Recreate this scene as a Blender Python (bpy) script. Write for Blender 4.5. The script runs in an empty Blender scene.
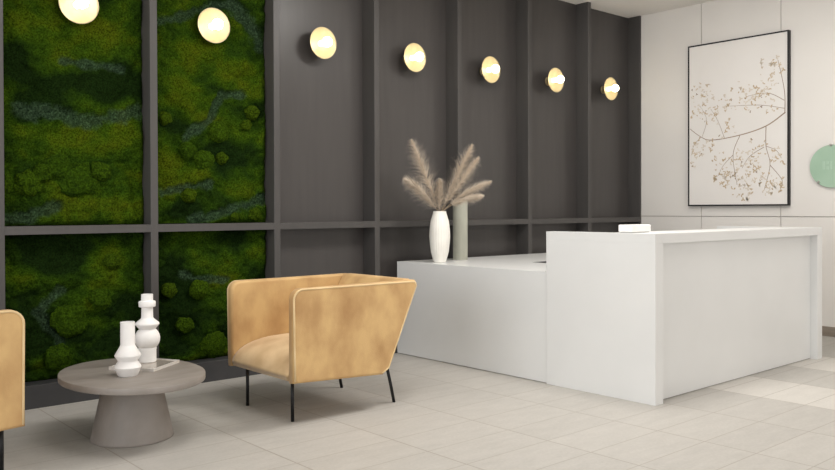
import bpy, bmesh, math, random
from mathutils import Vector, Matrix, noise
PI = math.pi
scene = bpy.context.scene
C = scene.collection
random.seed(7)

# ------------------------------------------------------------------ helpers
def link(name, me, mat=None, parent=None, smooth=False):
    o = bpy.data.objects.new(name, me)
    C.objects.link(o)
    if mat is not None:
        me.materials.append(mat)
    if parent is not None:
        o.parent = parent
    if smooth:
        for p in me.polygons:
            p.use_smooth = True
    return o

def from_bm(name, bm, mat=None, parent=None, smooth=False):
    me = bpy.data.meshes.new(name)
    bm.normal_update()
    bm.to_mesh(me)
    bm.free()
    return link(name, me, mat, parent, smooth)

def tag(o, label, cat, group=None, kind=None):
    o['label'] = label
    o['category'] = cat
    if group: o['group'] = group
    if kind: o['kind'] = kind
    return o

def structure(o):
    o['kind'] = 'structure'
    return o

def thing(name, loc, label, cat, group=None, rz=0.0):
    o = bpy.data.objects.new(name, None)
    o.empty_display_size = 0.05
    C.objects.link(o)
    o.location = loc
    o.rotation_euler = (0, 0, rz)
    return tag(o, label, cat, group)

def box(bm, x0, x1, y0, y1, z0, z1):
    v = [bm.verts.new((x, y, z)) for z in (z0, z1) for y in (y0, y1) for x in (x0, x1)]
    for f in ((0, 2, 3, 1), (4, 5, 7, 6), (0, 1, 5, 4), (2, 6, 7, 3), (0, 4, 6, 2), (1, 3, 7, 5)):
        bm.faces.new([v[i] for i in f])
    return v

def box_obj(name, mat, parent, *lim, bevel=0.0, seg=2):
    bm = bmesh.new()
    for l in (lim if isinstance(lim[0], (tuple, list)) else (lim,)):
        box(bm, *l)
    if bevel:
        bmesh.ops.bevel(bm, geom=list(bm.edges), offset=bevel, segments=seg, affect='EDGES', profile=0.6)
    return from_bm(name, bm, mat, parent)

def lathe(bm, prof, seg=48, flute=0, amp=0.0, cap=True, axis='Z', centre=(0, 0, 0)):
    rings = []
    for r, z in prof:
        ring = []
        for i in range(seg):
            a = 2 * PI * i / seg
            rr = r * (1 + amp * math.cos(flute * a)) if flute else r
            p = (rr * math.cos(a), rr * math.sin(a), z)
            if axis == 'Y':
                p = (p[0], -p[2], p[1])
            ring.append(bm.verts.new((p[0] + centre[0], p[1] + centre[1], p[2] + centre[2])))
        rings.append(ring)
    for a, b in zip(rings, rings[1:]):
        for i in range(seg):
            j = (i + 1) % seg
            bm.faces.new((a[i], a[j], b[j], b[i]))
    if cap:
        bm.faces.new(list(reversed(rings[0])))
        bm.faces.new(rings[-1])

def tube(bm, pts, rad, seg=8):
    pts = [Vector(p) for p in pts]
    if not isinstance(rad, (list, tuple)):
        rad = [rad] * len(pts)
    rings = []
    ref = Vector((0.31, 0.87, 0.37)).normalized()
    for i, p in enumerate(pts):
        t = (pts[min(i + 1, len(pts) - 1)] - pts[max(i - 1, 0)]).normalized()
        u = t.cross(ref).normalized()
        v = t.cross(u)
        rings.append([bm.verts.new(p + (u * math.cos(2 * PI * k / seg) + v * math.sin(2 * PI * k / seg)) * rad[i]) for k in range(seg)])
    for a, b in zip(rings, rings[1:]):
        for k in range(seg):
            bm.faces.new((a[k], a[(k + 1) % seg], b[(k + 1) % seg], b[k]))
    bm.faces.new(list(reversed(rings[0])))
    bm.faces.new(rings[-1])

# ------------------------------------------------------------------ materials
def new_mat(name):
    m = bpy.data.materials.new(name)
    m.use_nodes = True
    nt = m.node_tree
    b = nt.nodes['Principled BSDF']
    return m, nt, b

def noise_mat(name, c1, c2, scale=8, rough=0.5, detail=4, stretch=(1, 1, 1), bump=0.0, bump_scale=80, ramp=(0.35, 0.65), spec=0.5, metallic=0.0, sheen=0.0):
    m, nt, b = new_mat(name)
    N, L = nt.nodes, nt.links
    tc = N.new('ShaderNodeTexCoord')
    mp = N.new('ShaderNodeMapping')
    mp.inputs['Scale'].default_value = stretch
    L.new(tc.outputs['Object'], mp.inputs['Vector'])
    n = N.new('ShaderNodeTexNoise')
    n.inputs['Scale'].default_value = scale
    n.inputs['Detail'].default_value = detail
    L.new(mp.outputs['Vector'], n.inputs['Vector'])
    r = N.new('ShaderNodeValToRGB')
    r.color_ramp.elements[0].position = ramp[0]
    r.color_ramp.elements[1].position = ramp[1]
    r.color_ramp.elements[0].color = (*c1, 1)
    r.color_ramp.elements[1].color = (*c2, 1)
    L.new(n.outputs['Fac'], r.inputs['Fac'])
    L.new(r.outputs['Color'], b.inputs['Base Color'])
    b.inputs['Roughness'].default_value = rough
    b.inputs['Metallic'].default_value = metallic
    b.inputs['Specular IOR Level'].default_value = spec
    if sheen:
        b.inputs['Sheen Weight'].default_value = sheen
        b.inputs['Sheen Roughness'].default_value = 0.5
    if bump:
        n2 = N.new('ShaderNodeTexNoise')
        n2.inputs['Scale'].default_value = bump_scale
        n2.inputs['Detail'].default_value = 3
        L.new(mp.outputs['Vector'], n2.inputs['Vector'])
        bp = N.new('ShaderNodeBump')
        bp.inputs['Strength'].default_value = bump
        bp.inputs['Distance'].default_value = 0.004
        L.new(n2.outputs['Fac'], bp.inputs['Height'])
        L.new(bp.outputs['Normal'], b.inputs['Normal'])
    return m

M = {}
M['dark_panel'] = noise_mat('dark_panel_laminate', (0.061, 0.055, 0.053), (0.067, 0.061, 0.058), scale=3, stretch=(6, 6, 0.5), rough=0.3, spec=0.45)
M['dark_frame'] = noise_mat('dark_frame_laminate', (0.062, 0.058, 0.055), (0.069, 0.064, 0.061), scale=3, stretch=(6, 6, 0.5), rough=0.4, spec=0.45)
M['plinth'] = noise_mat('dark_plinth', (0.036, 0.036, 0.038), (0.044, 0.043, 0.044), scale=4, rough=0.5)
M['white_panel'] = noise_mat('white_wall_panel', (0.735, 0.71, 0.675), (0.765, 0.74, 0.705), scale=1.2, rough=0.5, spec=0.3)
M['seam'] = noise_mat('panel_seam_shadow_gap', (0.30, 0.27, 0.24), (0.33, 0.30, 0.27), scale=6, rough=0.8)
M['ceiling'] = noise_mat('ceiling_paint', (0.86, 0.83, 0.79), (0.88, 0.85, 0.81), scale=2, rough=0.9, spec=0.1)
M['solid_white'] = noise_mat('white_solid_surface', (0.745, 0.752, 0.745), (0.77, 0.777, 0.77), scale=2.2, rough=0.28, spec=0.4)
M['toe_kick'] = noise_mat('grey_toe_kick', (0.38, 0.37, 0.34), (0.42, 0.41, 0.38), scale=6, rough=0.6)
M['matte_white'] = noise_mat('matte_white_ceramic', (0.80, 0.79, 0.775), (0.85, 0.84, 0.825), scale=14, rough=0.75, bump=0.15, bump_scale=120)
M['cream_ceramic'] = noise_mat('cream_ceramic', (0.76, 0.74, 0.68), (0.82, 0.80, 0.74), scale=10, rough=0.6, bump=0.1, bump_scale=90)
M['sage_ceramic'] = noise_mat('sage_green_ceramic', (0.43, 0.43, 0.36), (0.50, 0.50, 0.42), scale=5, stretch=(3, 3, 0.6), rough=0.55)
M['inner_dark'] = noise_mat('vase_inside', (0.20, 0.18, 0.15), (0.25, 0.23, 0.19), scale=10, rough=0.9)
M['table'] = noise_mat('taupe_plaster', (0.225, 0.20, 0.177), (0.275, 0.245, 0.22), scale=5, stretch=(1, 3, 1), rough=0.5, detail=6, bump=0.06, bump_scale=60)
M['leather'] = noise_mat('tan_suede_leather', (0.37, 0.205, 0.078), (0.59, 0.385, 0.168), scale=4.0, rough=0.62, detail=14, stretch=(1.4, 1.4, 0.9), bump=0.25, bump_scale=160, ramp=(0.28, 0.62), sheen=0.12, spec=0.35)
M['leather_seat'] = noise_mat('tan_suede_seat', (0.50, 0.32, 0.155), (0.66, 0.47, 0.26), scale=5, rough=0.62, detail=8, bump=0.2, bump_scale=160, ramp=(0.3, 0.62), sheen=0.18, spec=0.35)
M['piping'] = noise_mat('pale_piping', (0.60, 0.43, 0.22), (0.68, 0.51, 0.28), scale=9, rough=0.55)
M['black_metal'] = noise_mat('black_metal', (0.012, 0.012, 0.013), (0.02, 0.02, 0.021), scale=20, rough=0.4, metallic=0.6)
M['brass'] = noise_mat('brushed_brass', (0.60, 0.48, 0.27), (0.68, 0.55, 0.33), scale=20, rough=0.35, metallic=0.85)
M['dish'] = noise_mat('champagne_dish_enamel', (0.50, 0.42, 0.25), (0.56, 0.475, 0.29), scale=18, rough=0.32, spec=0.6, metallic=0.25)
M['canvas'] = noise_mat('art_print_paper', (0.76, 0.735, 0.705), (0.79, 0.765, 0.735), scale=1.5, rough=0.7, spec=0.2)
M['twig'] = noise_mat('printed_twig', (0.29, 0.215, 0.155), (0.38, 0.295, 0.225), scale=8, rough=0.8, spec=0.1)
M['petal_tan'] = noise_mat('printed_petal_tan', (0.50, 0.39, 0.26), (0.60, 0.49, 0.35), scale=20, rough=0.8, spec=0.1)
M['petal_pale'] = noise_mat('printed_petal_pale', (0.64, 0.57, 0.48), (0.69, 0.63, 0.55), scale=20, rough=0.8, spec=0.1)
M['petal_dark'] = noise_mat('printed_seed_brown', (0.25, 0.18, 0.12), (0.34, 0.26, 0.19), scale=20, rough=0.8, spec=0.1)
M['sign_green'] = noise_mat('mint_green_acrylic', (0.34, 0.49, 0.37), (0.37, 0.52, 0.40), scale=4, rough=0.3, spec=0.5)
M['sign_letter'] = noise_mat('pale_green_lettering', (0.395, 0.54, 0.425), (0.42, 0.565, 0.45), scale=4, rough=0.5)
M['steel'] = noise_mat('satin_steel', (0.52, 0.50, 0.48), (0.60, 0.58, 0.56), scale=30, rough=0.3, metallic=1.0)
M['rim_steel'] = noise_mat('bright_rim_steel', (0.75, 0.73, 0.70), (0.8, 0.78, 0.75), scale=30, rough=0.3, metallic=0.4)
M['baseboard'] = noise_mat('taupe_baseboard', (0.24, 0.20, 0.16), (0.29, 0.245, 0.20), scale=5, stretch=(1, 1, 6), rough=0.5)
M['pampas'] = noise_mat('dried_pampas', (0.70, 0.60, 0.48), (0.86, 0.76, 0.64), scale=30, rough=0.9, spec=0.1, sheen=0.3)
M['pampas_stem'] = noise_mat('dried_stem', (0.36, 0.27, 0.17), (0.46, 0.36, 0.24), scale=30, rough=0.8)
M['box_white'] = noise_mat('white_device_plastic', (0.80, 0.79, 0.77), (0.84, 0.83, 0.81), scale=4, rough=0.35)
M['light_trim'] = noise_mat('light_trim_white', (0.75, 0.75, 0.74), (0.8, 0.8, 0.79), scale=4, rough=0.5)

# tray: dark mirror glass
mt, nt, b = new_mat('grey_mirror_glass')
b.inputs['Base Color'].default_value = (0.40, 0.36, 0.31, 1)
b.inputs['Metallic'].default_value = 0.25
b.inputs['Roughness'].default_value = 0.12
M['mirror'] = mt

# globe of the wall lamps gives off light
mt, nt, b = new_mat('glowing_opal_glass')
b.inputs['Base Color'].default_value = (1, 0.93, 0.8, 1)
b.inputs['Emission Color'].default_value = (1.0, 0.85, 0.60, 1)
b.inputs['Emission Strength'].default_value = 14
M['globe'] = mt
mt, nt, b = new_mat('glowing_opal_neck')
b.inputs['Base Color'].default_value = (1, 0.93, 0.8, 1)
b.inputs['Emission Color'].default_value = (1.0, 0.85, 0.60, 1)
b.inputs['Emission Strength'].default_value = 5
M['neck'] = mt

# moss: colours come from the growing zones and painted low shade stored on the mesh, mixed with fine speckle
def moss_mat(name):
    m, nt, b = new_mat(name)
    N, L = nt.nodes, nt.links
    at = N.new('ShaderNodeAttribute'); at.attribute_name = 'moss_tint'
    tc = N.new('ShaderNodeTexCoord')
    n = N.new('ShaderNodeTexNoise'); n.inputs['Scale'].default_value = 95; n.inputs['Detail'].default_value = 5
    L.new(tc.outputs['Object'], n.inputs['Vector'])
    r = N.new('ShaderNodeMapRange')
    r.inputs['From Min'].default_value = 0.3; r.inputs['From Max'].default_value = 0.7
    r.inputs['To Min'].default_value = 0.35; r.inputs['To Max'].default_value = 1.65
    L.new(n.outputs['Fac'], r.inputs['Value'])
    mx = N.new('ShaderNodeVectorMath'); mx.operation = 'SCALE'
    L.new(at.outputs['Color'], mx.inputs[0]); L.new(r.outputs['Result'], mx.inputs['Scale'])
    L.new(mx.outputs['Vector'], b.inputs['Base Color'])
    b.inputs['Roughness'].default_value = 0.95
    b.inputs['Specular IOR Level'].default_value = 0.02
    n2 = N.new('ShaderNodeTexNoise'); n2.inputs['Scale'].default_value = 130; n2.inputs['Detail'].default_value = 6
    L.new(tc.outputs['Object'], n2.inputs['Vector'])
    bp = N.new('ShaderNodeBump'); bp.inputs['Strength'].default_value = 0.9; bp.inputs['Distance'].default_value = 0.008
    L.new(n2.outputs['Fac'], bp.inputs['Height']); L.new(bp.outputs['Normal'], b.inputs['Normal'])
    return m
M['moss'] = moss_mat('preserved_moss')

# floor tiles
TX, TY, OX, OY = 0.6133, 0.2865, 2.805, -2.332
def floor_mat():
    m, nt, b = new_mat('stone_floor_tiles')
    N, L = nt.nodes, nt.links
    def math_(op, a, bb=None, cc=None):
        n = N.new('ShaderNodeMath'); n.operation = op
        for k, v in enumerate((a, bb, cc)):
            if v is None: continue
            if isinstance(v, (int, float)): n.inputs[k].default_value = v
            else: L.new(v, n.inputs[k])
        return n.outputs[0]
    tc = N.new('ShaderNodeTexCoord')
    sp = N.new('ShaderNodeSeparateXYZ'); L.new(tc.outputs['Object'], sp.inputs[0])
    ux = math_('DIVIDE', math_('SUBTRACT', sp.outputs['X'], OX), TX)
    uy = math_('DIVIDE', math_('SUBTRACT', sp.outputs['Y'], OY), TY)
    ix, iy = math_('FLOOR', ux), math_('FLOOR', uy)
    def near(u, size, w):   # 1 inside the joint
        f = math_('FRACT', u)
        d = math_('MULTIPLY', math_('MINIMUM', f, math_('SUBTRACT', 1.0, f)), size)
        n = N.new('ShaderNodeMapRange'); n.interpolation_type = 'SMOOTHSTEP'
        n.inputs['From Min'].default_value = w * 0.5; n.inputs['From Max'].default_value = w * 1.6
        n.inputs['To Min'].default_value = 1; n.inputs['To Max'].default_value = 0
        L.new(d, n.inputs['Value'])
        return n.outputs['Result']
    joint = math_('MAXIMUM', near(ux, TX, 0.0035), math_('MULTIPLY', near(uy, TY, 0.0028), 0.8))
    cv = N.new('ShaderNodeCombineXYZ'); L.new(ix, cv.inputs[0]); L.new(iy, cv.inputs[1])
    wn = N.new('ShaderNodeTexWhiteNoise'); wn.noise_dimensions = '3D'; L.new(cv.outputs[0], wn.inputs['Vector'])
    # stone streaks, a fresh offset in each tile
    off = N.new('ShaderNodeVectorMath'); off.operation = 'SCALE'; off.inputs['Scale'].default_value = 7.0
    L.new(wn.outputs['Color'], off.inputs[0])
    ad = N.new('ShaderNodeVectorMath'); ad.operation = 'ADD'
    L.new(tc.outputs['Object'], ad.inputs[0]); L.new(off.outputs[0], ad.inputs[1])
    mp = N.new('ShaderNodeMapping'); mp.inputs['Scale'].default_value = (1.8, 5, 1)
    L.new(ad.outputs[0], mp.inputs['Vector'])
    n1 = N.new('ShaderNodeTexNoise'); n1.inputs['Scale'].default_value = 3.0; n1.inputs['Detail'].default_value = 7; n1.inputs['Roughness'].default_value = 0.62
    L.new(mp.outputs['Vector'], n1.inputs['Vector'])
    n3 = N.new('ShaderNodeTexNoise'); n3.inputs['Scale'].default_value = 60; n3.inputs['Detail'].default_value = 3
    L.new(tc.outputs['Object'], n3.inputs['Vector'])
    # value = tile tone + streaks + grain
    val = math_('ADD', math_('MULTIPLY', math_('SUBTRACT', wn.outputs['Value'], 0.5), 0.05),
                math_('ADD', math_('MULTIPLY', math_('SUBTRACT', n1.outputs['Fac'], 0.5), 0.28), math_('MULTIPLY', math_('SUBTRACT', n3.outputs['Fac'], 0.5), 0.20)))
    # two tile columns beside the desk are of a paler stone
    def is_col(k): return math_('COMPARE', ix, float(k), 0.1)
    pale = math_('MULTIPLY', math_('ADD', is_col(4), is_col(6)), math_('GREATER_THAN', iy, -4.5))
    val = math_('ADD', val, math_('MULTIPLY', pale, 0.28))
    val = math_('ADD', val, 1.0)
    base = N.new('ShaderNodeVectorMath'); base.operation = 'SCALE'
    base.inputs[0].default_value = (0.43, 0.411, 0.38)
    L.new(val, base.inputs['Scale'])
    mx = N.new('ShaderNodeMix'); mx.data_type = 'RGBA'
    L.new(math_('MULTIPLY', joint, 0.95), mx.inputs['Factor'])
    L.new(base.outputs[0], mx.inputs['A']); mx.inputs['B'].default_value = (0.30, 0.27, 0.235, 1)
    L.new(mx.outputs['Result'], b.inputs['Base Color'])
    b.inputs['Roughness'].default_value = 0.48
    b.inputs['Specular IOR Level'].default_value = 0.35
    bp = N.new('ShaderNodeBump'); bp.inputs['Strength'].default_value = 0.3; bp.inputs['Distance'].default_value = 0.002
    L.new(math_('SUBTRACT', n1.outputs['Fac'], math_('MULTIPLY', joint, 1.0)), bp.inputs['Height'])
    L.new(bp.outputs['Normal'], b.inputs['Normal'])
    return m
M['floor'] = floor_mat()

# ------------------------------------------------------------------ the room
H = 3.5075          # ceiling height
XW = 8.265          # plane of the white wall
DEP = 0.1632        # depth of the bays of the dark wall
PX = lambda i: 1.3938 + 0.9854 * i      # right edge of post i
PW = 0.0526
X0, Y0 = -3.2, -9.2

structure(box_obj('floor', M['floor'], None, X0, XW + 0.1, Y0, DEP + 0.1, -0.1, 0.0))
structure(box_obj('ceiling', M['ceiling'], None, X0, XW + 0.1, Y0, DEP + 0.1, H, H + 0.1))
structure(box_obj('wall_back', M['dark_panel'], None, X0, XW, DEP, DEP + 0.1, 0.0, H))
structure(box_obj('baseboard_back', M['plinth'], None, X0, XW - 0.001, 0.0, DEP, 0.0, 0.148, bevel=0.002, seg=1))
# posts and the horizontal rail of the dark wall
n = 0
for i in range(-4, 8):
    n += 1
    x1 = PX(i) if i < 7 else XW - 0.001
    structure(box_obj('trim_%d' % n, M['dark_frame'], None, PX(i) - PW, x1, -0.001, DEP, 0.148, H, bevel=0.0015, seg=1))
n += 1
bm = bmesh.new()
for i in range(-4, 7):
    box(bm, PX(i), PX(i + 1) - PW, 0.0, DEP, 1.1017, 1.1544)
structure(from_bm('trim_%d' % n, bm, M['dark_frame']))

# white panelled wall with seams; panels 4 mm apart in front of a seam-coloured core
bm = bmesh.new()
seams = [DEP, -0.7645 + 0.0, -1.6448, -2.525, -3.405, -4.285, -5.165, -6.045, -6.925, -7.805, Y0]
g = 0.0035
for a, c in zip(seams, seams[1:]):
    for z0, z1 in ((0.0, 1.1672), (1.1672, H)):
        s = len(bm.verts)
        box(bm, XW, XW + 0.012, c + g, a - g, z0 + (g if z0 else 0), z1 - (g if z1 < H else 0))
wr = structure(from_bm('wall_right', bm, M['white_panel']))
structure(box_obj('trim_14', M['seam'], None, XW + 0.012, XW + 0.1, Y0, DEP, 0.0, H))
structure(box_obj('baseboard_right', M['baseboard'], None, XW - 0.012, XW, Y0, -0.001, 0.0, 0.095, bevel=0.002, seg=1))

# ------------------------------------------------------------------ moss
BRIGHT = (0.039, 0.072, 0.003)
YELLOW = (0.055, 0.074, 0.003)
GREEN = (0.021, 0.048, 0.003)
DARK = (0.007, 0.017, 0.003)
LICHEN = (0.055, 0.100, 0.050)
def mixc(a, b_, t):
    t = max(0.0, min(1.0, t))
    return tuple(x + (y - x) * t for x, y in zip(a, b_))
def seg_d(p, pts):
    best = 9
    for (ax, az), (bx_, bz) in zip(pts, pts[1:]):
        dx, dz = bx_ - ax, bz - az
        t = max(0, min(1, ((p[0] - ax) * dx + (p[1] - az) * dz) / (dx * dx + dz * dz)))
        best = min(best, math.hypot(p[0] - ax - t * dx, p[1] - az - t * dz))
    return best
DARKS = [(1.63, 2.06, .2), (2.02, 2.07, .2), (2.22, 2.12, .16), (1.51, 2.21, .1), (1.47, 1.9, .12), (3.2, 1.64, .14), (3.2, 2.02, .1), (3.07, 2.8, .12), (2.51, 1.86, .1), (1.75, 0.93, .14),
         (2.07, 0.3, .16), (1.56, 0.42, .15), (2.58, 0.46, .18), (3.06, 0.34, .12), (2.93, 1.70, .12), (1.62, .55, .1), (2.2, .6, .14), (2.55, .72, .14), (2.6, 1.25, .1), (3.05, 1.05, .12), (1.7, 1.03, .14)]
BRIGHTS = [(1.82, 1.75, .2), (2.15, 1.67, .22), (1.82, 2.35, .16), (2.09, 2.48, .2), (1.58, 2.41, .16), (2.66, 2.24, .18), (2.74, 2.38, .2), (3.07, 2.28, .2), (2.55, 2.33, .16), (2.51, 1.54, .14),
           (2.98, 1.44, .16), (1.75, 1.35, .12), (2.08, 0.9, .1), (1.94, 0.75, .16), (2.74, 0.95, .16), (2.85, 0.25, .14), (2.15, 1.87, .1), (2.1, 1.3, .2), (3.0, .85, .16), (1.5, .85, .1)]
def moss_tone(x, z):
    q = Vector((x * 2.6, z * 4.2, 3.1))
    wv = noise.noise(Vector((x * 3, z * 3, 0))) * 0.09
    n1 = noise.fractal(q, 0.9, 2.0, 4)
    n2 = noise.fractal(Vector((x * 7 + 11, z * 9, 1.0)), 0.9, 2.0, 4)
    br = 0.55 + n1 * 0.7
    for (cx, cz, r) in DARKS:
        br -= 0.75 * math.exp(-(((x + wv - cx) / (r * 1.1)) ** 2 + ((z - wv - cz) / (r * 0.75)) ** 2))
    for (cx, cz, r) in BRIGHTS:
        br += 0.42 * math.exp(-(((x + wv - cx) / r) ** 2 + ((z - wv - cz) / (r * 0.8)) ** 2))
    br += n2 * 0.35
    if z < 1.13: br -= 0.18      # painted shade: lower panels tinted darker for the weaker light there
    c = mixc(DARK, GREEN, br * 2.0)
    c = mixc(c, BRIGHT, (br - 0.45) * 2.0)
    c = mixc(c, YELLOW, (br - 0.75) * 1.3 + n2 * 0.3)
    return c, br
def put_tint(me, cols):
    a = me.color_attributes.new('moss_tint', 'FLOAT_COLOR', 'POINT')
    flat = []
    for c in cols:
        flat += [c[0], c[1], c[2], 1.0]
    a.data.foreach_set('color', flat)

def moss_panel(x0, x1, z0, z1, lichen, clumps, lamp, label, group='moss panels in the dark wall'):
    step = 0.0075
    nx, nz = int((x1 - x0) / step), int((z1 - z0) / step)
    verts, cols = [], []
    lx, lz = lamp if lamp else (0, -9)
    for k in range(nz + 1):
        z = z0 + (z1 - z0) * k / nz
        for i in range(nx + 1):
            x = x0 + (x1 - x0) * i / nx
            p3 = Vector((x, z, 0))
            w = Vector((noise.noise(p3 * 5), noise.noise(p3 * 5 + Vector((9, 3, 0))), 0)) * 0.05
            d, _ = noise.voronoi((p3 + w) * 7.0)
            mound = max(0.0, 1 - d[0] * 1.25)
            d2, _ = noise.voronoi((p3 + w) * 21.0)
            small = max(0.0, 1 - d2[0] * 1.2)
            h = 0.022 + 0.040 * mound ** 0.6 + 0.018 * small ** 0.7 + 0.020 * noise.fractal(p3 * 3.0, 0.9, 2.0, 3)
            h += 0.006 * noise.fractal(p3 * 45, 0.8, 2.0, 3)
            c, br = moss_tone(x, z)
            h += 0.012 * (max(-0.3, min(1.3, br)) - 0.5)
            # lichen ribbons: fine crinkled blue-green tufts
            ld = min((seg_d((x, z), l[1]) / l[0] for l in lichen), default=9)
            ld += noise.fractal(p3 * 9, 0.8, 2.0, 4) * 0.75
            if ld < 1.2:
                t = max(0, min(1, (1.2 - ld) * 1.6))
                d3, _ = noise.voronoi(p3 * 75.0)
                tuft = max(0.0, 1 - d3[0] * 1.3)
                h = h * (1 - t) + t * (0.030 + 0.016 * tuft + 0.012 * noise.noise(p3 * 22))
                c = mixc(c, mixc((0.018, 0.032, 0.018), LICHEN, tuft * 1.25 - 0.2), t * 0.8)
            elif True:
                d3, _ = noise.voronoi(p3 * 60.0)
                c = mixc(c, DARK, 0.25 * min(1, d3[0]))
            # hollow around the wall lamp's mount
            r = math.hypot(x - lx, z - lz)
            if r < 0.2:
                h = min(h, 0.022 + max(0, r - 0.09) * 0.45)
            e = min(x - x0, x1 - x, z - z0, z1 - z)
            h *= min(1.0, 0.62 + e / 0.03 * 0.38)
            h = max(0.012, min(0.098, h))
            verts.append((x, DEP - h, z))
            cols.append(c)
    W = nx + 1
    faces = [(k * W + i, k * W + i + 1, (k + 1) * W + i + 1, (k + 1) * W + i) for k in range(nz) for i in range(nx)]
    # closed sides down to the back panel
    ring = [i for i in range(W)] + [k * W + nx for k in range(1, nz + 1)] + [nz * W + i for i in range(nx - 1, -1, -1)] + [k * W for k in range(nz - 1, 0, -1)]
    base = len(verts)
    for r_ in ring:
        verts.append((verts[r_][0], DEP - 0.001, verts[r_][2])); cols.append(cols[r_])
    m_ = len(ring)
    for j in range(m_):
        faces.append((ring[(j + 1) % m_], ring[j], base + j, base + (j + 1) % m_))
    me = bpy.data.meshes.new('moss_sheet')
    me.from_pydata(verts, [], faces)
    put_tint(me, cols)
    root = thing('moss_panel', ((x0 + x1) / 2, DEP, z0), label, 'moss panel', group)
    inv = Matrix.Translation(-root.location)
    me.transform(inv)
    link('moss_sheet', me, M['moss'], root, smooth=True)
    for (cx, cz, r) in clumps:
        bm = bmesh.new()
        bmesh.ops.create_icosphere(bm, subdivisions=5, radius=1.0)
        seed = Vector((cx * 7, cz * 5, 0))
        tint = mixc(GREEN, BRIGHT, 0.55 + 0.6 * noise.noise(seed * 3))
        if r < 0.05: tint = mixc(tint, YELLOW, 0.25)
        cc = []
        for v in bm.verts:
            n_ = v.co.normalized()
            d, _ = noise.voronoi(n_ * 4.5 + seed)
            f = 1.2 + 0.14 * (0.5 - d[0]) + 0.34 * noise.noise(n_ * 1.3 + seed) + 0.12 * noise.noise(n_ * 4 + seed) + 0.05 * noise.fractal(n_ * 9 + seed, 0.9, 2, 3)
            v.co = Vector((n_.x * r * f, n_.y * min(0.036, r * 0.7) * f, n_.z * r * 0.9 * f))
            cc.append(mixc(DARK, tint, 1.2 - d[0] * 0.8))
        me = bpy.data.meshes.new('moss_clump')
        bm.to_mesh(me); bm.free()
        put_tint(me, cc)
        me.transform(Matrix.Translation(Vector((cx, DEP - 0.058, cz)) - root.location))
        link('moss_clump', me, M['moss'], root, smooth=True)
    return root

LZ = 2.613
LX = [1.868, 2.8375, 3.81, 4.80, 5.781, 6.769, 7.741]
e_ = 0.001
moss_panel(PX(0) + e_, PX(1) - PW - e_, 1.1544 + e_, H - e_,
           [(0.032, [(1.78, 2.24), (1.98, 2.24), (2.17, 2.23)]), (0.05, [(1.52, 1.89), (1.76, 1.88), (1.95, 1.84), (2.29, 1.95)]), (0.04, [(1.42, 1.19), (1.57, 1.22), (1.74, 1.28)]),
            (0.05, [(1.42, 3.1), (1.9, 3.0), (2.3, 3.15)])],
           [(1.87, 1.45, 0.105), (1.74, 1.54, 0.074), (1.56, 1.43, 0.074), (1.65, 1.5, 0.055), (2.02, 1.52, 0.06)], (LX[0], LZ),
           'large moss panel above the rail, left bay with one broad blue-green lichen ribbon across it')
moss_panel(PX(1) + e_, PX(2) - PW - e_, 1.1544 + e_, H - e_,
           [(0.035, [(2.44, 2.6), (2.58, 2.64), (2.73, 2.72), (3.01, 2.82)]), (0.06, [(3.01, 2.82), (3.16, 2.69), (3.29, 2.54)]), (0.035, [(2.64, 1.79), (2.83, 1.92), (2.93, 2.13), (3.11, 2.13)]),
            (0.035, [(2.47, 1.38), (2.66, 1.42), (2.83, 1.45)]), (0.04, [(2.69, 1.17), (2.99, 1.25), (3.28, 1.33)])],
           [(2.78, 1.62, 0.067), (2.65, 1.69, 0.055), (2.9, 1.84, 0.067), (3.13, 1.9, 0.037), (3.18, 2.0, 0.049), (2.92, 1.64, 0.04), (2.48, 1.91, 0.043), (3.03, 1.2, 0.031), (3.2, 1.22, 0.043), (2.66, 1.36, 0.049)],
           (LX[1], LZ), 'large moss panel above the rail with round ball-moss cushions, beside the plain dark bays')
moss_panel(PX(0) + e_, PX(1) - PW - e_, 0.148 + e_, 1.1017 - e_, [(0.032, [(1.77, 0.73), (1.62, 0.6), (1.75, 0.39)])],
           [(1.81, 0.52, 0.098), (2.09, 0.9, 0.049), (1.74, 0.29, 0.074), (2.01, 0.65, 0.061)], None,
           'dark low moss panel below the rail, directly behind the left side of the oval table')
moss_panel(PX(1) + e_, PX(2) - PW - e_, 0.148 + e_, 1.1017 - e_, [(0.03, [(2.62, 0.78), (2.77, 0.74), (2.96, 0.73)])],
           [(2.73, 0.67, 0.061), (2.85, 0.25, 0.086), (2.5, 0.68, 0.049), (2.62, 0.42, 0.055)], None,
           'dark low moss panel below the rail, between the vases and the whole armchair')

# ------------------------------------------------------------------ wall lamps
def make_lamp():
    root = thing('wall_sconce', (0, 0, 0), 'x', 'wall lamp', 'round dish wall lamps in a row')
    # local: wall plane y = 0 (back panel), light faces -Y
    bm = bmesh.new(); lathe(bm, [(0.045, 0.0), (0.045, 0.014), (0.04, 0.018)], 32, axis='Y'); from_bm('wall_plate', bm, M['brass'], root, True)
    bm = bmesh.new(); lathe(bm, [(0.012, 0.016), (0.012, 0.073)], 16, axis='Y'); from_bm('arm', bm, M['brass'], root, True)
    bm = bmesh.new()
    R = 0.130
    prof_out = [(0.02 + (R - 0.02) * t, 0.066 + 0.047 * t ** 2.0) for t in [k / 12 for k in range(13)]]
    prof_in = [(r - 0.001, y + 0.004) for r, y in reversed(prof_out)]
    lathe(bm, prof_out + prof_in, 64, axis='Y')
    from_bm('dish', bm, M['dish'], root, True)
    bm = bmesh.new(); lathe(bm, [(0.024, 0.074), (0.020, 0.145)], 24, axis='Y'); from_bm('neck', bm, M['neck'], root, True)
    bm = bmesh.new()
    bmesh.ops.create_uvsphere(bm, u_segments=32, v_segments=20, radius=0.040)
    bmesh.ops.translate(bm, verts=bm.verts, vec=(0, -0.172, 0))
    from_bm('globe', bm, M['globe'], root, True)
    return root
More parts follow.
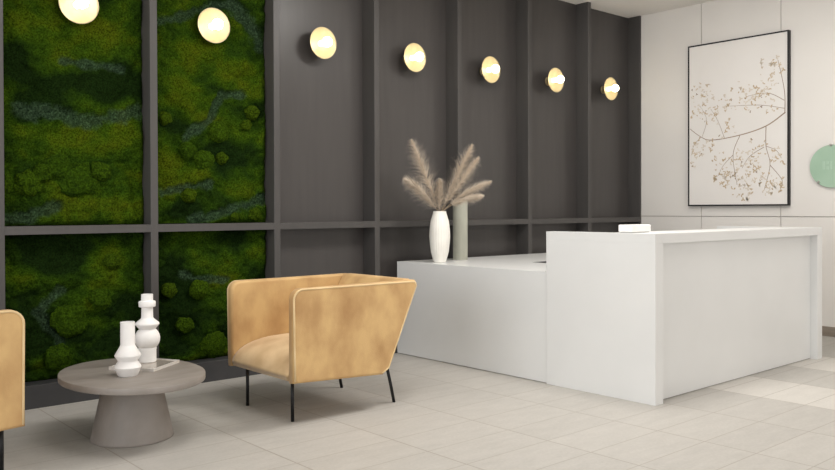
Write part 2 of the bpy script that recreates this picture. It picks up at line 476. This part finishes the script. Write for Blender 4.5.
LAMP_LABELS = ['brass dish wall lamp on moss, cut by the top of the picture',
               'brass dish wall lamp on moss, shown whole above the ball-moss cushions',
               'brass dish wall lamp on the first plain dark panel right of the moss',
               'brass dish wall lamp on the dark panel above the left pampas plumes',
               'brass dish wall lamp on the dark panel above and right of the pampas plumes',
               'brass dish wall lamp second from the white wall, above the desk corner',
               'brass dish wall lamp nearest the white wall, smallest of the row']
lamp0 = make_lamp()
for i, x in enumerate(LX):
    if i == 0:
        r = lamp0
    else:
        r = lamp0.copy(); C.objects.link(r)
        for ch in lamp0.children:
            c = ch.copy(); C.objects.link(c); c.parent = r
    r.location = (x, DEP, LZ)
    r['label'] = LAMP_LABELS[i]

# ------------------------------------------------------------------ armchair
def poly_prism(bm, pts, y0, y1):
    a = [bm.verts.new((x, y0, z)) for x, z in pts]
    b_ = [bm.verts.new((x, y1, z)) for x, z in pts]
    bm.faces.new(a); bm.faces.new(list(reversed(b_)))
    for i in range(len(pts)):
        j = (i + 1) % len(pts)
        bm.faces.new((a[j], a[i], b_[i], b_[j]))
    bmesh.ops.recalc_face_normals(bm, faces=bm.faces)

XF, XB, XT = -0.465, 0.228, 0.484      # front, back at the bottom, back at the top (local)
HW = 0.396                             # half width
ZF0, ZF1, ZB0, ZB1 = 0.250, 0.796, 0.216, 0.796
def arm_outline(inset=0.0):
    # side view of the arm; front top corner rounded, back leaning
    pts = [(XF + inset, ZF0 + inset)]
    R = 0.065 - inset * 0.5
    cx, cz = XF + 0.065, ZF1 - 0.065
    for k in range(7):
        a = PI - k / 6 * PI / 2
        pts.append((cx + R * math.cos(a), cz + R * math.sin(a)))
    pts.append((XT - 0.02 - inset, ZB1 + 0.001 - inset)); pts.append((XT - inset * 1.1, ZB1 - 0.022 - inset))
    pts.append((XB + 0.022 - inset, ZB0 + 0.04)); pts.append((XB - 0.03 - inset, ZB0 + inset))
    return pts
def make_chair():
    root = thing('armchair', (0, 0, 0), 'x', 'armchair', 'tan armchairs by the oval table')
    T = 0.064
    for s in (-1, 1):
        bm = bmesh.new()
        y0, y1 = (HW - T, HW) if s > 0 else (-HW, -HW + T)
        poly_prism(bm, arm_outline(), y0, y1)
        caps = [e for e in bm.edges if abs(e.verts[0].co.y - e.verts[1].co.y) < 1e-6]
        bmesh.ops.bevel(bm, geom=caps, offset=0.020, segments=4, affect='EDGES', profile=0.5)
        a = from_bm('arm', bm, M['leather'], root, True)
        wn = a.modifiers.new('wn', 'WEIGHTED_NORMAL'); wn.keep_sharp = False
        for yy in ((s * (HW - 0.004)),):
            pts = arm_outline(0.012)
            path = []
            for (p, q) in zip(pts, pts[1:]):
                for k in range(4):
                    t = k / 4
                    path.append((p[0] + (q[0] - p[0]) * t, yy, p[1] + (q[1] - p[1]) * t))
            path.append((pts[-1][0], yy, pts[-1][1]))
            bm = bmesh.new(); tube(bm, path, 0.0062, 8)
            from_bm('piping', bm, M['piping'], a, True)
    # leaning backrest between the arms
    bm = bmesh.new()
    nz, ny = 16, 20
    yi = HW - T - 0.002
    def back_pt(t, u, side):      # t up, u across -1..1, side 0 inner 1 outer
        z = ZB0 + 0.06 + (ZB1 + 0.004 - ZB0 - 0.06) * t
        xo = XB + (XT - XB) * (z - ZB0) / (ZB1 - ZB0) - 0.004
        th = 0.19 - 0.12 * t
        if side: return (xo, u * yi, z)
        bulge = 0.022 * (1 - u ** 2) * math.sin(PI * min(1, t * 1.05)) 
        return (xo - th - bulge, u * yi, z + (0.0 if t < 1 else 0.0))
    grid = {}
    for side in (0, 1):
        for k in range(nz + 1):
            for j in range(ny + 1):
                grid[side, k, j] = bm.verts.new(back_pt(k / nz, -1 + 2 * j / ny, side))
    for k in range(nz):
        for j in range(ny):
            bm.faces.new((grid[0, k, j], grid[0, k + 1, j], grid[0, k + 1, j + 1], grid[0, k, j + 1]))
            bm.faces.new((grid[1, k, j], grid[1, k, j + 1], grid[1, k + 1, j + 1], grid[1, k + 1, j]))
    for j in range(ny):
        bm.faces.new((grid[0, nz, j], grid[1, nz, j], grid[1, nz, j + 1], grid[0, nz, j + 1]))
        bm.faces.new((grid[0, 0, j], grid[0, 0, j + 1], grid[1, 0, j + 1], grid[1, 0, j]))
    for k in range(nz):
        bm.faces.new((grid[0, k, 0], grid[1, k, 0], grid[1, k + 1, 0], grid[0, k + 1, 0]))
        bm.faces.new((grid[0, k, ny], grid[0, k + 1, ny], grid[1, k + 1, ny], grid[1, k, ny]))
    bmesh.ops.recalc_face_normals(bm, faces=bm.faces)
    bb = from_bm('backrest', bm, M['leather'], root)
    md = bb.modifiers.new('b', 'BEVEL'); md.width = 0.016; md.segments = 3; md.limit_method = 'ANGLE'; md.angle_limit = math.radians(50)
    for p in bb.data.polygons: p.use_smooth = True
    wn = bb.modifiers.new('wn', 'WEIGHTED_NORMAL')
    # seat: waterfall front, crowned top; profile swept across
    prof = [(XB + 0.0, ZB0 + 0.012), (XF + 0.03, ZF0 - 0.002), (XF + 0.010, ZF0 + 0.006), (XF + 0.002, ZF0 + 0.03), (XF - 0.001, 0.275)]
    for k in range(1, 11):
        a = k / 10 * PI / 2
        prof.append((XF - 0.001 + 0.30 * (1 - math.cos(a)), 0.275 + 0.150 * math.sin(a)))
    prof += [(XF + 0.38, 0.427), (0.02, 0.422), (XB + 0.04, 0.41)]
    bm = bmesh.new()
    ny = 24
    rows = []
    for j in range(ny + 1):
        u = -1 + 2 * j / ny
        row = []
        for (x, z) in prof:
            k = max(0.0, (z - 0.28) / 0.17)
            zz = z + 0.016 * k * (1 - u ** 2) - 0.022 * k * max(0, abs(u) - 0.8) ** 2 * 25 * 0.5
            xx = x - 0.006 * (1 - u ** 2) * (1 if z > 0.26 and x < -0.2 else 0)
            row.append(bm.verts.new((xx, u * (HW - T + 0.0), zz)))
        rows.append(row)
    for a, b_ in zip(rows, rows[1:]):
        for k in range(len(prof)):
            kk = (k + 1) % len(prof)
            bm.faces.new((a[k], a[kk], b_[kk], b_[k]))
    bm.faces.new(rows[0]); bm.faces.new(list(reversed(rows[-1])))
    bmesh.ops.recalc_face_normals(bm, faces=bm.faces)
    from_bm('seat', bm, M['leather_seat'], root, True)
    # four thin metal legs
    for s in (-1, 1):
        fy = 0.265 * s
        bm = bmesh.new(); tube(bm, [(-0.392, fy, 0.0), (-0.392, fy, 0.262)], 0.0105, 12); from_bm('leg', bm, M['black_metal'], root, True)
        bm = bmesh.new(); tube(bm, [(0.366, fy * 1.09, 0.0), (0.338, fy * 1.09, 0.12), (0.29, fy * 1.09, 0.305)], 0.0105, 12); from_bm('leg', bm, M['black_metal'], root, True)
    return root
ch1 = make_chair()
ch1.location = (3.0, -1.090, 0)
ch1['label'] = 'tan suede armchair shown whole between the oval table and the white desk'
ch2 = ch1.copy(); C.objects.link(ch2)
for ch in ch1.children:
    c = ch.copy(); C.objects.link(c); c.parent = ch2
    for g2 in ch.children:
        d = g2.copy(); C.objects.link(d); d.parent = c
ch2.location = (0.648, -1.036, 0); ch2.rotation_euler = (0, 0, PI)
ch2['label'] = 'tan suede armchair cut off by the picture edge, facing the other armchair across the table'

# ------------------------------------------------------------------ coffee table
TZ, TR = 0.361, 0.366
TC = (1.771, -1.042)
tb = thing('coffee_table', (TC[0], TC[1], 0), 'low oval taupe coffee table on a thick conical base', 'table')
bm = bmesh.new()
lathe(bm, [(TR - 0.006, TZ - 0.036), (TR - 0.001, TZ - 0.033), (TR, TZ - 0.029), (TR, TZ - 0.005), (TR - 0.0015, TZ - 0.0015), (TR - 0.005, TZ)], 96)
for v in bm.verts: v.co.y *= 1.32
o = from_bm('table_top', bm, M['table'], tb, True)
md = o.modifiers.new('e', 'EDGE_SPLIT'); md.split_angle = math.radians(40)
bm = bmesh.new()
lathe(bm, [(0.216, 0.0), (0.220, 0.004), (0.218, 0.012), (0.150, TZ - 0.036)], 72)
o = from_bm('base', bm, M['table'], tb, True)
md = o.modifiers.new('e', 'EDGE_SPLIT'); md.split_angle = math.radians(60)

def vase(name, loc, prof, mat, label, seg=64, flute=0, amp=0, hole=None, rz=0, smooth=True, group=None):
    bm = bmesh.new()
    r_top, z_top = prof[-1]
    inner = [(max(r - 0.006, 0.003), z) for r, z in reversed(prof) if z > 0.012]
    lathe(bm, prof + inner, seg, flute, amp)
    o = from_bm(name, bm, mat, None, smooth)
    if smooth:
        md = o.modifiers.new('e', 'EDGE_SPLIT'); md.split_angle = math.radians(38)
    o.location = loc; o.rotation_euler = (0, 0, rz)
    return tag(o, label, 'vase', group)

# tray of mirror glass with a thin metal rim, tall vase on it, short vase in front
TRAYC = Vector((1.890, -0.930, TZ))
tr = thing('decorative_tray', TRAYC, 'small square mirrored tray under the tall white vase', 'tray', rz=math.radians(36))
box_obj('tray_base', M['mirror'], tr, -0.135, 0.135, -0.135, 0.135, 0.0, 0.012, bevel=0.001, seg=1)
bm = bmesh.new()
for l in ((-0.14, 0.14, -0.14, -0.135, 0, 0.016), (-0.14, 0.14, 0.135, 0.14, 0, 0.016), (-0.14, -0.135, -0.135, 0.135, 0, 0.016), (0.135, 0.14, -0.135, 0.135, 0, 0.016)):
    box(bm, *l)
from_bm('rim', bm, M['rim_steel'], tr)

def ball(r, zc, a0, a1, n=12):
    return [(r * math.cos(math.radians(a0 + (a1 - a0) * k / n)), zc + r * math.sin(math.radians(a0 + (a1 - a0) * k / n))) for k in range(n + 1)]
k_ = 1 / 177.0
tall = [(8.2, 0), (8.8, 0.7), (8.8, 12.0), (9.2, 14.0)]
tall = [(a * k_, b_ * k_) for a, b_ in tall] + [(a * k_, b_ * k_) for a, b_ in ball(12.6, 24.0, -46, 50)] + \
       [(a * k_, b_ * k_) for a, b_ in [(8.0, 33.8), (11.8, 38.2), (12.0, 39.2), (11.4, 40.4), (6.4, 44.6), (5.9, 46), (5.7, 56.0), (8.0, 56.6), (8.4, 57.4), (8.4, 61.6), (8.0, 62.4), (5.9, 63), (5.8, 69.5)]]
vase('tall_vase', (1.929, -0.874, TZ + 0.0122), tall, M['matte_white'], 'taller white sculptural vase with a ball middle and ringed neck, standing on the tray', 64, group='white sculptural vases on the coffee table')
short = [(9.0, 0), (9.8, 0.8), (12.9, 8.6), (12.4, 10.0), (9.6, 14.6), (9.6, 15.2), (12.6, 19.8), (12.6, 20.8), (7.4, 29.8), (7.0, 31), (6.9, 53.5)]
vase('short_vase', (1.713, -1.128, TZ), [(a / 185, b_ / 185) for a, b_ in short], M['matte_white'], 'shorter white sculptural vase with a zigzag waist, standing in front of the tray', 64, group='white sculptural vases on the coffee table')

# ------------------------------------------------------------------ low side counter and tall reception desk
XD, YA, YB = 4.5289, -1.685, -2.5737
XE, ZT, ZL = 7.007, 1.092, 0.8003
sc_ = thing('side_counter', (XD + 0.01, 0, 0), 'low glossy white counter against the dark wall, holding the pampas vase', 'counter')
def loc_box(name, mat, par, x0, x1, y0, y1, z0, z1, bevel=0.002):
    p = par.location
    return box_obj(name, mat, par, x0 - p.x, x1 - p.x, y0 - p.y, y1 - p.y, z0 - p.z, z1 - p.z, bevel=bevel, seg=2)
loc_box('side_panel', M['solid_white'], sc_, XD + 0.0102, XD + 0.05, YA + 0.001, -0.003, 0.006, ZL - 0.014, 0.0)
loc_box('toe_kick', M['toe_kick'], sc_, XD + 0.022, XD + 0.06, YA + 0.001, -0.003, 0.0, 0.006, 0)
pb = bmesh.new()
# worktop: one leg runs towards the desk, the other along the wall
px = sc_.location.x
box(pb, XD + 0.010 - px, 5.30 - px, YA + 0.001, -0.87, ZL - 0.014, ZL)
box(pb, XD + 0.010 - px, 7.60 - px, -0.87, -0.002, ZL - 0.014, ZL)
bmesh.ops.remove_doubles(pb, verts=pb.verts, dist=1e-5)
from_bm('worktop', pb, M['solid_white'], sc_)
loc_box('well_shade_strip', M['plinth'], sc_, 5.30, 7.60, -0.874, -0.8705, ZL - 0.03, ZL - 0.001, 0)  # dark strip added to paint the shade inside the open well
loc_box('inner_panel', M['plinth'], sc_, 5.26, 5.298, YA + 0.001, -0.87, 0.0, ZL - 0.015)
loc_box('cabinet_body', M['plinth'], sc_, XD + 0.06, 7.59, -0.86, -0.003, 0.0, ZL - 0.015)

dk = thing('reception_desk', (XD, YA, 0), 'tall white waterfall reception desk with a recessed front panel', 'desk')
TK, ZFA, REC = 0.0895, 1.0294, 0.0586
loc_box('end_panel', M['solid_white'], dk, XD, XD + TK, YB, YA, 0.0, ZFA, 0.0015)
loc_box('end_panel', M['solid_white'], dk, XE - 0.09, XE, YB, YA, 0.0, ZFA, 0.0015)
bm = bmesh.new()
LB = -2.20
box(bm, 0, XE - XD, YB - YA, LB - YA, ZFA, ZT)
box(bm, 0, TK, LB - YA, 0, ZFA, ZT)
box(bm, XE - XD - 0.09, XE - XD, LB - YA, 0, ZFA, ZT)
bmesh.ops.remove_doubles(bm, verts=bm.verts, dist=1e-5)
from_bm('counter_top', bm, M['solid_white'], dk)
loc_box('front_panel', M['solid_white'], dk, XD + TK + 0.0005, XE - 0.0905, YB + REC, YB + REC + 0.03, 0.006, ZFA - 0.0005, 0)
loc_box('toe_kick', M['toe_kick'], dk, XD + TK + 0.001, XE - 0.091, YB + REC + 0.006, YB + REC + 0.04, 0.0, 0.006, 0)
loc_box('worktop', M['solid_white'], dk, XD + TK + 0.001, XE - 0.091, -2.48, -1.85, 0.70, 0.735, 0.001)

bx_ = thing('small_box', (4.71, -2.30, ZT), 'small white rounded device lying on top of the tall desk', 'device', rz=math.radians(0))
box_obj('body', M['box_white'], bx_, -0.112, 0.112, -0.055, 0.055, 0.004, 0.054, bevel=0.012, seg=4)
box_obj('foot_pad', M['toe_kick'], bx_, -0.10, 0.10, -0.045, 0.045, 0.0, 0.0045)

# ------------------------------------------------------------------ vases on the low counter
VW = Vector((4.720, -0.356, ZL))
pw = [(0.045, 0), (0.052, 0.004), (0.060, 0.03), (0.076, 0.09), (0.085, 0.17), (0.0885, 0.225), (0.085, 0.29), (0.078, 0.35), (0.064, 0.40), (0.056, 0.425), (0.056, 0.438)]
vase('fluted_vase', VW, pw, M['cream_ceramic'], 'cream fluted barrel vase holding the pampas plumes', 144, flute=24, amp=0.010, group='vases on the low counter')
VS = Vector((5.115, -0.20, ZL))
vase('cylinder_vase', VS, [(0.063, 0), (0.066, 0.004), (0.066, 0.530), (0.0655, 0.534)], M['sage_ceramic'], 'tall plain sage green cylinder vase behind the cream fluted one', 64, group='vases on the low counter')

# pampas: each stalk is a thing with a stem and a plume
RIGHT = Vector((0.753, -0.658, 0)); TOCAM = Vector((-0.658, -0.753, 0)); UPV = Vector((0, 0, 1))
def pampas(tipx, tipz, bend, plume_len, width, depth, label, n=1150, seed=1):
    rnd = random.Random(seed)
    root = thing('pampas_grass', VW + Vector((0, 0, 0.30)), label, 'pampas grass', 'dried pampas stalks in the cream vase')
    base = Vector((0, 0, -0.05))
    mouth = RIGHT * (tipx * 0.035) + UPV * 0.128 + TOCAM * depth * 0.1
    mouth.x = max(-0.045, min(0.045, mouth.x)); mouth.y = max(-0.045, min(0.045, mouth.y))
    tip = RIGHT * tipx + UPV * (0.138 + tipz) + TOCAM * depth
    ctrl = mouth + (tip - mouth) * 0.5 + UPV * bend
    def curve(t): return mouth * (1 - t) ** 2 + ctrl * 2 * t * (1 - t) + tip * t * t
    pts = [base, base.lerp(mouth, 0.5)] + [curve(k / 14) for k in range(15)]
    bm = bmesh.new(); tube(bm, pts, [0.0028] * 10 + [0.0022] * (len(pts) - 16 + 2) + [0.0018] * 3 + [0.001], 6) if False else tube(bm, pts, [0.0028 - 0.0018 * k / (len(pts) - 1) for k in range(len(pts))], 6)
    from_bm('stem', bm, M['pampas_stem'], root, True)
    bm = bmesh.new()
    t0 = 1 - plume_len
    for q in range(n):
        s = rnd.random() ** 0.85
        t = t0 + (1 - t0) * s
        p = curve(t); tg = (curve(min(1, t + 0.02)) - curve(max(0, t - 0.02))).normalized()
        ang = rnd.random() * 2 * PI
        u = tg.cross(Vector((0.2, 0.5, 0.8))).normalized(); v = tg.cross(u)
        rad = u * math.cos(ang) + v * math.sin(ang)
        env = math.sin(PI * min(1, 0.12 + s * 0.86)) ** 0.6
        w = width * env * (0.45 + 0.7 * rnd.random()) * (1 - 0.25 * s)
        L_ = w * 1.75
        prev = p.copy(); d = (tg * (0.75 + 0.5 * rnd.random()) + rad * (0.75 + 0.4 * rnd.random())).normalized()
        side = d.cross(rad).normalized()
        hw = 0.0013 + 0.0012 * rnd.random()
        ring = None
        for k in range(5):
            f = k / 4
            wv = hw * (1 - f * 0.75)
            a = bm.verts.new(prev + side * wv); b_ = bm.verts.new(prev - side * wv)
            if ring: bm.faces.new((ring[0], ring[1], b_, a))
            ring = (a, b_)
            d = (d + Vector((0, 0, -0.16)) + Vector((rnd.uniform(-.12, .12), rnd.uniform(-.12, .12), rnd.uniform(-.1, .1)))).normalized()
            prev = prev + d * (L_ / 4)
    from_bm('plume', bm, M['pampas'], root)
k2 = 1 / 117.0
spec = [(-28, 71, 0.04, 0.94, 0.100, 0.00, 'tall pampas plume leaning up and left, highest on the left side'),
        (-35, 32, 0.07, 0.94, 0.088, 0.03, 'low pampas plume spreading furthest to the left'),
        (0, 32, 0.00, 0.95, 0.058, 0.04, 'small upright pampas plume in the middle of the bunch'),
        (33, 66, 0.03, 0.90, 0.085, -0.02, 'tall pampas plume leaning up and right, highest on the right side'),
        (39, 53, 0.03, 0.80, 0.070, 0.03, 'pampas plume just below the highest right one'),
        (51, 29, 0.08, 0.82, 0.058, 0.04, 'pampas plume arching furthest to the right'),
        (43, 15, 0.07, 0.75, 0.052, 0.06, 'lowest drooping pampas plume in front of the sage vase')]
for k, (dx, dz, bend, pl, wd, dp, lb) in enumerate(spec):
    pampas(dx * k2, dz * k2, bend, pl, wd, dp, lb, seed=k + 3)

# ------------------------------------------------------------------ framed print
PY0, PY1, PZ0, PZ1 = -0.6296, -1.7457, 1.2806, 3.0472
FD = 0.048
pf = thing('framed_picture', (XW, (PY0 + PY1) / 2, PZ0), 'tall black-framed botanical print of a blossoming twig on the white wall', 'picture')
px, py, pz = pf.location
fw_ = 0.014
bm = bmesh.new()
ylo, yhi = PY1 - py, PY0 - py
zhi = PZ1 - PZ0
for l in ((-FD, -0.001, ylo, yhi, 0, fw_), (-FD, -0.001, ylo, yhi, zhi - fw_, zhi), (-FD, -0.001, ylo, ylo + fw_, fw_, zhi - fw_), (-FD, -0.001, yhi - fw_, yhi, fw_, zhi - fw_)):
    box(bm, *l)
from_bm('frame', bm, M['black_metal'], pf)
cv = box_obj('print', M['canvas'], pf, -FD + 0.006, -0.002, ylo + fw_, yhi - fw_, fw_, zhi - fw_)
FX = -FD + 0.0052
def flat_path(bm, pts, w):
    # smooth polyline ribbon lying on the print
    P_ = [Vector((FX, y - py, z - pz)) for y, z in pts]
    out = []
    for i in range(len(P_) - 1):
        a, b_ = P_[i], P_[i + 1]
        p0 = P_[i - 1] if i else a; p3 = P_[i + 2] if i + 2 < len(P_) else b_
        for k in range(6):
            t = k / 6
            out.append(0.5 * ((2 * a) + (b_ - p0) * t + (2 * p0 - 5 * a + 4 * b_ - p3) * t * t + (3 * a - p0 - 3 * b_ + p3) * t ** 3))
    out.append(P_[-1])
    prev = None
    for i, p in enumerate(out):
        t = (out[min(i + 1, len(out) - 1)] - out[max(0, i - 1)]).normalized()
        s = Vector((0, -t.z, t.y)) * w * (1 - 0.55 * i / len(out))
        a, b_ = bm.verts.new(p + s), bm.verts.new(p - s)
        if prev: bm.faces.new((prev[0], prev[1], b_, a))
        prev = (a, b_)
    return out
twigs = [([(-1.71, 2.222), (-1.511, 2.099), (-1.232, 2.026), (-0.915, 1.994), (-0.785, 2.036), (-0.653, 2.134)], 0.0065),
         ([(-1.511, 2.099), (-1.511, 1.893), (-1.553, 1.696), (-1.491, 1.441)], 0.0045),
         ([(-1.232, 2.026), (-1.154, 1.819), (-1.199, 1.5)], 0.004),
         ([(-1.705, 2.222), (-1.70, 2.445), (-1.635, 2.758)], 0.0045),
         ([(-1.70, 2.344), (-1.532, 2.435), (-1.319, 2.427)], 0.0035),
         ([(-1.70, 2.263), (-1.448, 2.32), (-1.12, 2.342)], 0.003),
         ([(-1.553, 1.696), (-1.677, 1.539), (-1.657, 1.438)], 0.0035),
         ([(-1.49, 1.884), (-1.341, 1.799), (-1.254, 1.678)], 0.0035),
         ([(-0.785, 2.036), (-0.70, 1.95), (-0.67, 1.86)], 0.003),
         ([(-0.80, 2.04), (-0.85, 2.22), (-0.77, 2.38)], 0.0025),
         ([(-1.06, 2.0), (-0.98, 2.2), (-0.90, 2.33)], 0.0025),
         ([(-1.154, 1.819), (-1.05, 1.72), (-0.98, 1.6)], 0.003),
         ([(-1.511, 1.893), (-1.62, 1.84), (-1.67, 1.76)], 0.003)]
bm = bmesh.new()
for pts, w in twigs:
    flat_path(bm, pts, w)
PRINT_MATS = ['canvas', 'twig', 'petal_pale', 'petal_tan', 'petal_dark']
def into_print(bm, slot):
    me = cv.data
    base = bmesh.new(); base.from_mesh(me)
    vm = {v: base.verts.new(v.co) for v in bm.verts}
    for f_ in bm.faces:
        nf = base.faces.new([vm[v] for v in f_.verts]); nf.material_index = slot
    base.to_mesh(me); base.free(); bm.free()
for k_n in PRINT_MATS[1:]:
    cv.data.materials.append(M[k_n])
into_print(bm, 1)
# blossoms: small loose flower shapes in clusters
clusters = [(-0.80, 2.50, 0.14, 26), (-0.70, 2.30, 0.08, 10), (-0.86, 2.3, 0.12, 16), (-0.72, 1.92, 0.12, 22), (-0.90, 1.95, 0.08, 8), (-1.06, 2.32, 0.14, 18), (-1.20, 2.45, 0.15, 18), (-1.36, 2.40, 0.16, 26),
            (-1.50, 2.52, 0.14, 18), (-1.62, 2.70, 0.10, 16), (-1.46, 2.74, 0.05, 4), (-1.22, 1.72, 0.15, 22), (-1.05, 1.62, 0.14, 26), (-1.22, 1.50, 0.13, 20), (-1.36, 1.65, 0.14, 20), (-1.50, 1.50, 0.12, 24), (-1.65, 1.50, 0.08, 14),
            (-1.64, 1.78, 0.09, 12), (-1.42, 1.88, 0.12, 12), (-1.3, 1.42, 0.10, 12), (-0.98, 1.80, 0.10, 8), (-1.56, 2.30, 0.08, 8), (-0.68, 1.72, 0.04, 6), (-1.08, 2.12, 0.12, 8)]
rnd = random.Random(4)
bms = {'petal_pale': bmesh.new(), 'petal_tan': bmesh.new(), 'petal_dark': bmesh.new()}
dx_ = {'petal_pale': 0.0, 'petal_tan': -0.0002, 'petal_dark': -0.0004}
for (cy, cz, r, n_) in clusters:
    for q in range(int(n_ * 1.25)):
        a = rnd.random() * 2 * PI; d = r * rnd.random() ** 0.6
        y, z = cy + d * math.cos(a), cz + d * math.sin(a)
        if not (PY1 + 0.03 < y < PY0 - 0.03): continue
        kind = rnd.choices(list(bms), (0.5, 0.42, 0.08))[0]
        s = rnd.uniform(0.009, 0.019) * (0.6 if kind == 'petal_dark' else 1)
        b2 = bms[kind]
        a0 = rnd.random() * PI
        for pt in range(rnd.choice((1, 2, 3))):
            aa = a0 + pt * 2.1
            c0 = Vector((FX - 0.0003 + dx_[kind], y - py + math.cos(aa) * s * 0.7, z - pz + math.sin(aa) * s * 0.7))
            vs = [b2.verts.new(c0 + Vector((0, math.cos(k * PI / 4) * s * 0.75 * math.cos(aa) - math.sin(k * PI / 4) * s * 0.45 * math.sin(aa),
                                            math.cos(k * PI / 4) * s * 0.75 * math.sin(aa) + math.sin(k * PI / 4) * s * 0.45 * math.cos(aa)))) for k in range(8)]
            b2.faces.new(vs)
for k_n, b2 in bms.items():
    into_print(b2, PRINT_MATS.index(k_n))

# ------------------------------------------------------------------ round green sign
sg = thing('round_sign', (XW, -2.152, 1.660), 'round mint green sign held by small steel pins, cut by the picture edge', 'sign')
bm = bmesh.new()
bmesh.ops.create_cone(bm, cap_ends=True, segments=96, radius1=0.207, radius2=0.207, depth=0.008)
bmesh.ops.rotate(bm, verts=bm.verts, matrix=Matrix.Rotation(PI / 2, 3, 'Y'))
bmesh.ops.translate(bm, verts=bm.verts, vec=(-0.022, 0, 0))
from_bm('disc', bm, M['sign_green'], sg)
for (y, z) in ((0.006, 0.205), (0.122, -0.152), (-0.122, -0.152)):
    bm = bmesh.new()
    bmesh.ops.create_cone(bm, cap_ends=True, segments=24, radius1=0.013, radius2=0.013, depth=0.034)
    bmesh.ops.rotate(bm, verts=bm.verts, matrix=Matrix.Rotation(PI / 2, 3, 'Y'))
    bmesh.ops.translate(bm, verts=bm.verts, vec=(-0.0175, y, z))
    from_bm('pin', bm, M['steel'], sg)
# faint pale lettering strokes, as far as the photo lets one see them
bm = bmesh.new()
for (y0, y1, z0, z1) in ((0.062, 0.085, -0.03, 0.05), (0.028, 0.05, 0.02, 0.05), (0.028, 0.05, -0.03, 0.0), (-0.005, 0.014, -0.03, 0.05)):
    box(bm, -0.0275, -0.026, y0, y1, z0, z1)
from_bm('lettering', bm, M['sign_letter'], sg)

# ------------------------------------------------------------------ light
def area(name, loc, rot, sx, sy, power, col, spread=180):
    l = bpy.data.lights.new(name, 'AREA'); l.shape = 'RECTANGLE'; l.size = sx; l.size_y = sy
    l.energy = power; l.color = col; l.spread = math.radians(spread)
    o = bpy.data.objects.new(name, l); C.objects.link(o)
    o.location = loc; o.rotation_euler = rot
    return o
WARM = (1.0, 0.965, 0.92)
area('ceiling_panel_light', (4.5, -2.3, H - 0.02), (0, 0, 0), 1.2, 0.9, 78, WARM)
area('ceiling_panel_light', (2.2, -2.5, H - 0.02), (0, 0, 0), 1.6, 1.0, 46, WARM)
area('ceiling_panel_light', (6.6, -3.8, H - 0.02), (0, 0, 0), 1.8, 1.2, 22, WARM)
area('wall_fill_light', (6.7, -1.9, H - 0.03), (0, math.radians(-38), 0), 0.5, 3.4, 15, WARM, 130)  # unseen fill added to brighten the white wall
area('window_light', (-3.1, -3.0, 1.7), (0, -PI / 2 - 0.22, 0), 2.8, 5.8, 165, (0.97, 0.985, 1.0))
area('window_light', (3.6, -9.1, 1.8), (PI / 2 + 0.22, 0, 0), 7.0, 2.6, 100, (1.0, 0.925, 0.85))

w = bpy.data.worlds.new('daylight'); scene.world = w; w.use_nodes = True
bg = w.node_tree.nodes['Background']
bg.inputs['Color'].default_value = (0.95, 0.97, 1.0, 1)
bg.inputs['Strength'].default_value = 0.55

# ------------------------------------------------------------------ camera
yaw, pitch, roll, f = -0.7182, -0.009, -0.0034, 815.3548
cam = bpy.data.cameras.new('camera'); co = bpy.data.objects.new('camera', cam); C.objects.link(co)
fd0 = Vector((-math.sin(yaw), math.cos(yaw), 0)); R_ = Vector((math.cos(yaw), math.sin(yaw), 0)); U0 = Vector((0, 0, 1))
F_ = fd0 * math.cos(pitch) + U0 * math.sin(pitch)
U_ = -fd0 * math.sin(pitch) + U0 * math.cos(pitch)
Rr = R_ * math.cos(roll) + U_ * math.sin(roll)
Ur = -R_ * math.sin(roll) + U_ * math.cos(roll)
mw = Matrix((Rr, Ur, -F_)).transposed().to_4x4()
mw.translation = Vector((0, -5.4681, 1.25))
co.matrix_world = mw
cam.sensor_width = 36; cam.lens = f / 835 * 36
cam.shift_x = 0.1175 / 835; cam.shift_y = -17.89 / 835
cam.clip_start = 0.05
scene.camera = co
scene.view_settings.view_transform = 'Standard'
scene.view_settings.look = 'None'
scene.view_settings.gamma = 1
scene.view_settings.exposure = 0.06
scene.view_settings.use_curve_mapping = False
